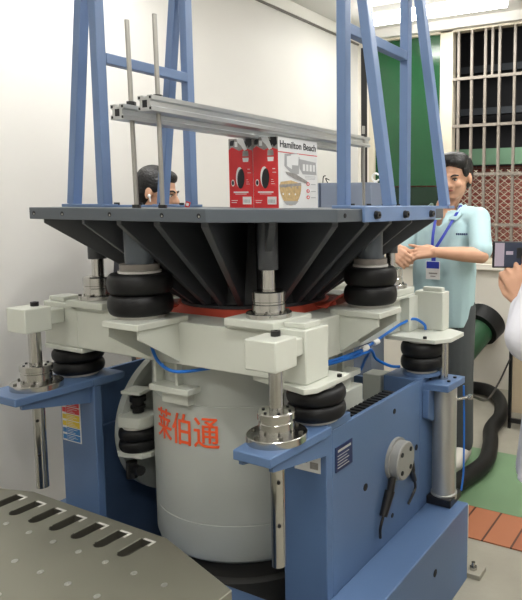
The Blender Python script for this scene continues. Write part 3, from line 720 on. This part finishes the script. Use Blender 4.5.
# ------------------------------------------------------------------ duct, hoses, cables
du = thing('green_duct', (0, 2.4, .1), 'dark green fabric duct with black collar slanting down from the wall', 'duct')
build(MB().tube([(-.09, 2.74, .52), (-.15, 2.50, .37), (-.20, 2.28, .22), (-.24, 2.1, .15)], .105, 28, rr=lambda t: .115-.03*t), 'duct_sleeve', 'greenduct', du)
build(MB().cyl((-.078, 2.79, .56), (-.10, 2.69, .50), .165, .15, 36), 'collar', 'hose_black', du)
hp = [(-.40, 2.62, .052), (-.186, 2.63, .052), (.0, 2.62, .052), (.16, 2.43, .052), (.27, 2.12, .052), (.30, 1.84, .052), (.38, 1.60, .052), (.44, 1.34, .052), (.42, 1.12, .058), (.37, .92, .06), (.2, .80, .06)]
build(MB().tube(hp, .047, 20), 'black_hose', 'hose_black', label='thick black hose looping across the green mat behind the machine', cat='hose')
build(MB().tube([(.70, .42, .725), (.60, .9, .56), (.46, 1.5, .47), (.358, 2.02, .47)], .006, 8), 'thin_cable', 'hose_black', label='thin black cable stretched from the cylinder fitting past the green duct', cat='cable')
build(MB().tube([(-.06, -.425, 1.045), (-.045, -.43, 1.00), (-.01, -.435, .965), (.05, -.43, .945), (.12, -.38, .95), (.17, -.31, .955)], .0052, 8), 'air_tube', 'airblue', label='bright blue air tube hanging below the left cream beam above the lettering', cat='hose', group='blue air tubes')
tubes = [
 ([(.36, -.30, .955), (.41, -.15, .952), (.432, .0, .955), (.436, .10, .965), (.434, .25, .985), (.44, .33, 1.0), (.465, .39, 1.012), (.50, .41, .99), (.506, .412, .968)], 'long blue air tube running under the right cream beam to the rear spring plate'),
 ([(.39, -.22, .945), (.425, -.08, .944), (.44, .03, .957), (.45, .08, .95), (.43, .15, .90), (.45, .22, .86), (.47, .26, .85)], 'blue air tube drooping from the right beam to the side plate'),
 ([(.40, -.18, .948), (.43, -.03, .942), (.445, .07, .945), (.40, .12, .90), (.36, .16, .85)], 'short blue air tube curling down inside the right beam'),
]
for p, l in tubes: build(MB().tube(p, .0055, 8), 'air_tube', 'airblue', label=l, cat='hose', group='blue air tubes')
build(MB().cyl((.437, .035, .958), (.445, .065, .962), .011, seg=10).cyl((.44, .115, .966), (.445, .14, .970), .010, seg=10), 'tube_fitting', 'white', label='small white push-in fitting on the blue tubes under the right beam', cat='fitting')
build(MB().tube([(.672, .40, .345), (.674, .415, .42), (.674, .415, .60), (.672, .41, .765)], .004, 8), 'air_tube', 'airblue', label='blue air tube running up beside the silver lift cylinder', cat='hose', group='blue air tubes')
# sensor plugs on side plate
for (y, z, y2, z2, y3, z3, l) in ((-.003, .525, -.06, .43, -.072, .36, 'black plug and cable hanging from the hub disc, the longer left one'), (.135, .525, .175, .46, .135, .385, 'black plug and curled cable right of the hub disc')):
    t = thing('sensor_plug', (.585, y, z), l, 'plug', 'black plugs at the hub disc')
    build(MB().cyl((.581, y, z+.02), (.581, y+(y2-y)*.25, z+(z2-z)*.25), .013, seg=12), 'plug', 'blackm', t)
    build(MB().cyl((.579, y+(y2-y)*.25, z+(z2-z)*.25), (.577, y2, z2), .018 if y < .1 else .012, .014 if y < .1 else .009, seg=12), 'sleeve', 'blackm', t)
    build(MB().tube([(.577, y2, z2), (.575, (y2+y3)/2+(.03 if y > .1 else -.01), (z2+z3)/2), (.573, y3, z3)], .005, 8), 'cable', 'blackm', t)

cg = MB()
for k in range(12): cg.box(.50, .545, -.22+.026*k, -.204+.026*k, .788, .812)
cg.box(.505, .54, -.22, .09, .77, .792)
build(cg, 'cable_chain', 'blackm', label='black ribbed cable guide inside the right side plate', cat='cable guide', smooth=False)
# black framed cabinet at right rear
fc = thing('framed_cabinet', (.75, 2.3, 0), 'beige cabinet with black metal frame behind the white coat', 'cabinet')
build(MB().box(.345, .365, 2.04, 2.06, 0, .62).box(1.1, 1.12, 2.04, 2.06, 0, .62).box(.345, 1.12, 2.04, 2.06, .60, .62).box(.345, 1.12, 2.04, 2.06, .04, .07).box(.345, .365, 2.48, 2.5, 0, .62).box(1.1, 1.12, 2.48, 2.5, 0, .62).box(.345, .365, 2.04, 2.5, .60, .62).box(1.1, 1.12, 2.04, 2.5, .60, .62), 'frame', 'blackm', fc, bevel=.002)
build(MB().box(.367, 1.1, 2.05, 2.48, .11, .60), 'body', 'tan', fc, bevel=.002)

# ------------------------------------------------------------------ people
def remesh(mb, vox, smooth=3, ratio=1.0):
    me = bpy.data.meshes.new('tmp'); me.from_pydata(mb.v, [], mb.f)
    bm = bmesh.new(); bm.from_mesh(me); bmesh.ops.recalc_face_normals(bm, faces=bm.faces); bm.to_mesh(me); bm.free()
    o = bpy.data.objects.new('tmp', me); COL.objects.link(o)
    r = o.modifiers.new('r', 'REMESH'); r.mode = 'VOXEL'; r.voxel_size = vox
    s = o.modifiers.new('s', 'SMOOTH'); s.factor = .5; s.iterations = smooth
    if ratio < 1: d = o.modifiers.new('d', 'DECIMATE'); d.ratio = ratio
    m2 = bpy.data.meshes.new_from_object(o.evaluated_get(bpy.context.evaluated_depsgraph_get()))
    out = MB(); out.add([v.co for v in m2.vertices], [tuple(p.vertices) for p in m2.polygons])
    bpy.data.objects.remove(o); bpy.data.meshes.remove(me); bpy.data.meshes.remove(m2)
    return out
def cut(mb, keep):
    idx = {}; out = MB()
    for f in mb.f:
        if all(keep(mb.v[i]) for i in f):
            nf = []
            for i in f:
                if i not in idx: idx[i] = len(out.v); out.v.append(mb.v[i])
                nf.append(idx[i])
            out.f.append(tuple(nf)); out.m.append(0)
    return out
def xf(mb, mt): mb.v = [mt @ v for v in mb.v]; return mb
def hand(mb, wrist, direc, palm_n, side, curl=.5, spread=.12, s=1.0):
    """wrist pos, direction of the fingers, palm normal, side +1/-1 picks where the thumb sits"""
    d = Vector(direc).normalized(); n = Vector(palm_n); n = (n-d*n.dot(d)).normalized(); t = d.cross(n)*side
    wq = Vector(wrist)
    for a in (-.026, -.009, .009, .026):
        mb.limb([wq+t*a*.55*s, wq+d*.085*s+t*a*1.15*s], [.017*s, .0135*s])
    L = (.062, .075, .080, .070)
    for k in range(4):
        off = (-.031, -.0105, .0105, .031)[k]*s; ln = L[k]*s; p = wq+d*.085*s+t*off
        dd = d; pts = [p]; c = curl[k] if isinstance(curl, (list, tuple)) else curl
        fan = t*off*spread/.031
        for j, fr_ in enumerate((.45, .3, .25)):
            ang = c*(j+.6)*.75
            v = (d+fan)*math.cos(ang)+n*math.sin(ang); v.normalize(); pts.append(pts[-1]+v*ln*fr_)
        mb.limb(pts, [.0098*s, .0092*s, .0085*s, .0072*s])
    th = [wq+d*.02*s+t*.026*s, wq+d*.050*s+t*.047*s+n*.012*s, wq+d*.078*s+t*.052*s+n*.026*s, wq+d*.100*s+t*.048*s+n*.034*s]
    mb.limb(th, [.016*s, .0125*s, .0105*s, .0085*s])
def person(loc, rz, height, J, label, top_m, shirt='short', hairstyle='full', head_turn=0, head_tilt=0, shoes='shoe', hands=None, extra=None):
    t = thing('person', loc, label, 'person')
    MT = Matrix.Translation(loc) @ Matrix.Rotation(rz, 4, 'Z') @ Matrix.Scale(height/1.74, 4)
    V = lambda p: Vector(p)
    hc = V((0, -.015, 1.615)) + V(J.get('head_off', (0, 0, 0)))
    HM = Matrix.Translation(hc) @ Matrix.Rotation(head_turn, 4, 'Z') @ Matrix.Rotation(head_tilt, 4, 'X')
    b = MB()
    # head (local: face towards -Y)
    def he(c, rx, ry, rz_, rot=None): b.ell(HM @ V(c), rx, ry, rz_, mtx=HM.to_3x3() @ (rot or Matrix.Identity(3)))
    he((0, .012, .03), .076, .096, .092); he((0, -.03, -.03), .060, .066, .082); he((0, -.058, -.088), .034, .030, .024)
    he((0, -.080, .022), .050, .016, .012); he((.036, -.066, -.025), .024, .022, .022); he((-.036, -.066, -.025), .024, .022, .022)
    b.limb([HM @ V((0, -.092, .012)), HM @ V((0, -.112, -.022))], [.009, .014]); he((.012, -.100, -.026), .010, .010, .008); he((-.012, -.100, -.026), .010, .010, .008)
    he((0, -.088, -.052), .024, .012, .012)
    for s_ in (-1, 1): he((s_*.080, .008, -.008), .009, .020, .031)
    b.limb([V((0, .01, 1.40)), V((0, .0, 1.47)), hc+V((0, .01, -.05))], [.066, .056, .055])
    # torso and legs
    b.ell((0, 0, 1.28), .155, .10, .19); b.ell((0, 0, 1.08), .140, .095, .16); b.ell((0, .01, .94), .155, .105, .12)
    for s_ in (-1, 1):
        b.limb([V((s_*.09, 0, .90)), V((s_*.105, -.01, .50)), V((s_*.11, .02, .09))], [.082, .056, .040])
        b.limb([V((s_*.11, .03, .05)), V((s_*.125, -.12, .035))], [.042, .034])
        sh_, el_, wr_ = J['shL' if s_ > 0 else 'shR'], J['elL' if s_ > 0 else 'elR'], J['wrL' if s_ > 0 else 'wrR']
        b.limb([V((s_*.08, 0, 1.39)), V(sh_), V(el_), (V(el_)*.6+V(wr_)*.4), V(wr_)], [.06, .056, .043, .041, .027])
        h = (hands or {}).get('L' if s_ > 0 else 'R', None) or dict(d=(V(wr_)-V(el_)), n=(-s_, 0, 0), side=1, curl=.5)
        hand(b, wr_, h['d'], h['n'], h['side'], h.get('curl', .5), h.get('spread', .12))
    body = xf(remesh(b, .0055, 3, .6), MT)
    build(body, 'body', 'skin', t, angle=180)
    # eyes, brows, mouth
    for s_ in (-1, 1):
        e = MB(); e.ell(HM @ V((s_*.031, -.0835, .004)), .0115, .006, .0058, mtx=HM.to_3x3(), seg=14, rings=8)
        e.ell(HM @ V((s_*.031, -.0875, .004)), .0048, .003, .0048, 1, mtx=HM.to_3x3(), seg=10, rings=6)
        build(xf(e, MT), 'eye', ['eye', 'blackm'], t)
        e = MB().tube([HM @ V((s_*.014, -.096, .024)), HM @ V((s_*.032, -.093, .031)), HM @ V((s_*.052, -.080, .026))], .0042, 8)
        e.tube([HM @ V((s_*.018, -.0895, .009)), HM @ V((s_*.031, -.0905, .013)), HM @ V((s_*.045, -.083, .008))], .0024, 6)
        build(xf(e, MT), 'eyebrow', 'hair', t)
    build(xf(MB().ell(HM @ V((0, -.0985, -.052)), .022, .005, .0055, mtx=HM.to_3x3(), seg=14, rings=8), MT), 'mouth', 'lip', t)
    # hair
    h = MB()
    def hh(c, rx, ry, rz_): h.ell(HM @ V(c), rx, ry, rz_, mtx=HM.to_3x3())
    hh((0, .030, .052), .087, .092, .086); hh((0, .055, .0), .078, .062, .085)
    if hairstyle == 'full':
        hh((0, -.035, .112), .070, .055, .036); hh((.03, -.062, .098), .040, .030, .028); hh((-.035, -.060, .095), .036, .03, .028)
        hh((.0, -.01, .100), .074, .075, .040); hh((.045, -.03, .095), .04, .05, .04)
        for s_ in (-1, 1): hh((s_*.070, -.015, .045), .016, .035, .04)
    else:
        hh((0, -.030, .095), .064, .052, .034); hh((0, -.052, .085), .05, .03, .022)
        for s_ in (-1, 1): hh((s_*.070, -.005, .04), .014, .04, .04)
    hm = remesh(h, .006, 2)
    build(xf(hm, MT), 'hair', 'hair', t, angle=180)
    # shirt
    s = MB()
    s.ell((0, 0, 1.27), .178, .118, .20)
    for q_ in (-.06, 0, .06): s.limb([V((q_, -.006, 1.34)), V((q_*1.1, -.012, 1.10)), V((q_*1.1, -.008, .82))], [.112, .120, .108])
    s.limb([V(J['shR'])*.8+V((0, 0, .28)), V((0, .0, 1.415)), V(J['shL'])*.8+V((0, 0, .28))], [.070, .074, .070]); s.limb([V((-.05, .005, 1.45)), V((.05, .005, 1.45))], [.058, .058])
    hem = .80 if shirt != 'coat' else .70
    if shirt == 'coat': s.limb([V((0, 0, 1.0)), V((0, 0, .6))], [.21, .25])
    for s_ in (-1, 1):
        sh_, el_, wr_ = V(J['shL' if s_ > 0 else 'shR']), V(J['elL' if s_ > 0 else 'elR']), V(J['wrL' if s_ > 0 else 'wrR'])
        if shirt == 'short': s.limb([sh_, sh_*.5+el_*.5, sh_*.15+el_*.85], [.066, .062, .064])
        else: s.limb([sh_, el_, el_*.25+wr_*.75], [.078, .075, .055])
    sm = remesh(s, .008, 3)
    sm = cut(sm, lambda v: v.z > hem and not (v.z > 1.452 + .25*max(0, v.y+.02) and abs(v.x) < .085) and not (abs(v.x) < .018+.25*(v.z-1.40) and v.z > 1.37 and v.y < 0 and shirt == 'short'))
    so = build(xf(sm, MT), 'polo_shirt' if shirt == 'short' else ('coat' if shirt == 'coat' else 'shirt'), top_m, t, angle=180)
    sd = so.modifiers.new('thick', 'SOLIDIFY'); sd.thickness = .004; sd.offset = -1
    # trousers
    p = MB(); p.ell((0, .01, .93), .168, .118, .12)
    for s_ in (-1, 1): p.limb([V((s_*.09, 0, .90)), V((s_*.105, -.01, .50)), V((s_*.11, .02, .11))], [.095, .075, .066])
    pm_ = cut(remesh(p, .01, 2), lambda v: v.z > .07 and v.z < 1.0)
    build(xf(pm_, MT), 'trousers', 'trousers', t, angle=180)
    for s_ in (-1, 1):
        q_ = MB().limb([V((s_*.11, .035, .055)), V((s_*.118, -.04, .055)), V((s_*.128, -.15, .042))], [.052, .050, .042])
        q_ = remesh(q_, .007, 3); q_.v = [V((v.x, v.y, max(v.z, .002))) for v in q_.v]
        build(xf(q_, MT), 'shoe', shoes, t, angle=180)
    return t, MT, HM
# man in the pale polo
PM = (.170, 1.38, .008)
J = dict(head_off=(.066, 0, .014), shL=(.195, 0, 1.405), shR=(-.150, 0, 1.405), elL=(.262, -.15, 1.215), wrL=(.06, -.30, 1.235), elR=(-.235, -.13, 1.22), wrR=(-.175, -.33, 1.245))
man, MT, HM = person(PM, R(2), 1.71, J, 'standing man in a pale cyan polo shirt with blue lanyard and grey trousers', 'shirt', 'short', 'full', R(-4), R(13),
    hands=dict(L=dict(d=(-1, -.15, -.03), n=(.1, .75, -.6), side=-1, curl=[.75, .35, .25, .12], spread=.35), R=dict(d=(.75, -.25, -.45), n=(.3, .7, -.5), side=1, curl=1.05)))
MT = MT @ Matrix.Translation((.040, 0, 0))
def onman(p): return MT @ Vector(p)
# collar, lanyard, badge, chest print (clothing parts)
cl = MB()
for s_ in (-1, 1):
    cl.add([onman(p) for p in ((s_*.070, .02, 1.485), (s_*.066, -.055, 1.468), (s_*.022, -.118, 1.405), (s_*.070, -.118, 1.40), (s_*.098, -.04, 1.452), (s_*.096, .03, 1.462))], [(0, 1, 2, 3, 4, 5)])
co = build(cl, 'collar', 'shirt', man); sd = co.modifiers.new('thick', 'SOLIDIFY'); sd.thickness = .005
ly = MB()
for s_ in (-1, 1):
    pts = [(s_*.062, -.03, 1.478), (s_*.055, -.10, 1.42), (s_*.035-.02, -.142, 1.33), (s_*.010-.045, -.158, 1.245)]
    P = catmull(pts, 5)
    for a, b_ in zip(P[:-1], P[1:]): ly.bar(onman(a), onman(b_), .016, .002, (0, -1, .2))
ly.box(-.057, -.033, -.162, -.158, 1.17, 1.25, 0, MT)
build(ly, 'lanyard', 'lanyard', man, smooth=False)
bd = MB().box(-.088, -.006, -.165, -.162, 1.075, 1.175, 0, MT).box(-.084, -.010, -.1665, -.165, 1.135, 1.172, 1, MT).box(-.07, -.02, -.1665, -.165, 1.105, 1.112, 2, MT).box(-.06, -.03, -.1665, -.165, 1.09, 1.095, 2, MT)
build(bd, 'badge', ['white', 'lanyard', 'greyprint'], man, smooth=False)
cp = MB()
for k in range(6): cp.box(.075+.0105*k, .083+.0105*k, -.139+.0022*k, -.134+.0022*k, 1.318, 1.329, 0, MT)
build(cp, 'chest_print', 'navy', man, smooth=False)
# person behind the table on the left
J2 = dict(shL=(.185, 0, 1.425), shR=(-.185, 0, 1.425), elL=(.205, .02, 1.14), wrL=(.20, -.02, .90), elR=(-.205, .02, 1.14), wrR=(-.20, -.02, .90))
p2, MT2, HM2 = person((-.93, .37, 0), R(104), 1.63, J2, 'person with short black hair and a white earbud behind the left of the table', 'darkshirt', 'long', 'short', R(10), R(14))
build(xf(MB().ell(HM2 @ Vector((-.088, -.002, -.018)), .006, .009, .009, seg=12, rings=8).cyl(HM2 @ Vector((-.090, -.006, -.02)), HM2 @ Vector((-.089, -.014, -.045)), .0035, seg=8), MT2), 'earbud', 'white', p2)
# person at the right edge photographing
P3 = Vector((1.215, .07, 0)); RZ3 = R(-120); S3 = 1.62/1.74
I3 = (Matrix.Translation(P3) @ Matrix.Rotation(RZ3, 4, 'Z') @ Matrix.Scale(S3, 4)).inverted()
lp = lambda *p: tuple(I3 @ Vector(p))
J3 = dict(shL=(.175, 0, 1.405), shR=(-.175, 0, 1.405), elL=lp(1.10, -.21, 1.12), wrL=lp(1.052, -.088, 1.186), elR=(-.22, -.06, 1.13), wrR=(-.16, -.26, 1.12))
p3, MT3, HM3 = person(tuple(P3), RZ3, 1.62, J3, 'person in a white coat at the right edge holding up a phone', 'coat', 'coat', 'full',
    hands=dict(L=dict(d=(I3.to_3x3() @ Vector((-.45, .0, 1))), n=(I3.to_3x3() @ Vector((-.3, .9, .2))), side=1, curl=[.35, .7, .9, 1.2], spread=.3), R=dict(d=(.6, -.6, .1), n=(.3, .6, -.2), side=1, curl=.8)))
pm3 = MT3 @ Vector((-.085, -.42, 1.42))
ph = thing('smartphone', (.975, -.09, 1.28), 'black smartphone held sideways, its screen showing the machine, at the right edge', 'phone')
rt3 = Vector((.894, .447, 0)); uz = Vector((.02, 0, 1)).normalized()
mp = frame_mtx((1.025, -.068, 1.321), rt3, uz)
build(MB().box(-.078, .078, -.038, .038, -.008, 0, 0, mp), 'phone_body', 'blackm', ph, bevel=.003)
build(MB().box(-.072, .072, -.0345, .0345, 0, .0006, 0, mp).box(-.072, -.045, -.033, .0335, .0006, .0010, 1, mp).box(-.01, .025, -.01, .02, .0006, .0010, 2, mp).box(.045, .072, -.03, .0335, .0006, .0010, 1, mp).box(-.04, -.02, .0, .01, .0006, .001, 1, mp), 'phone_screen', ['screen', 'lilac', 'blackm'], ph, smooth=False)
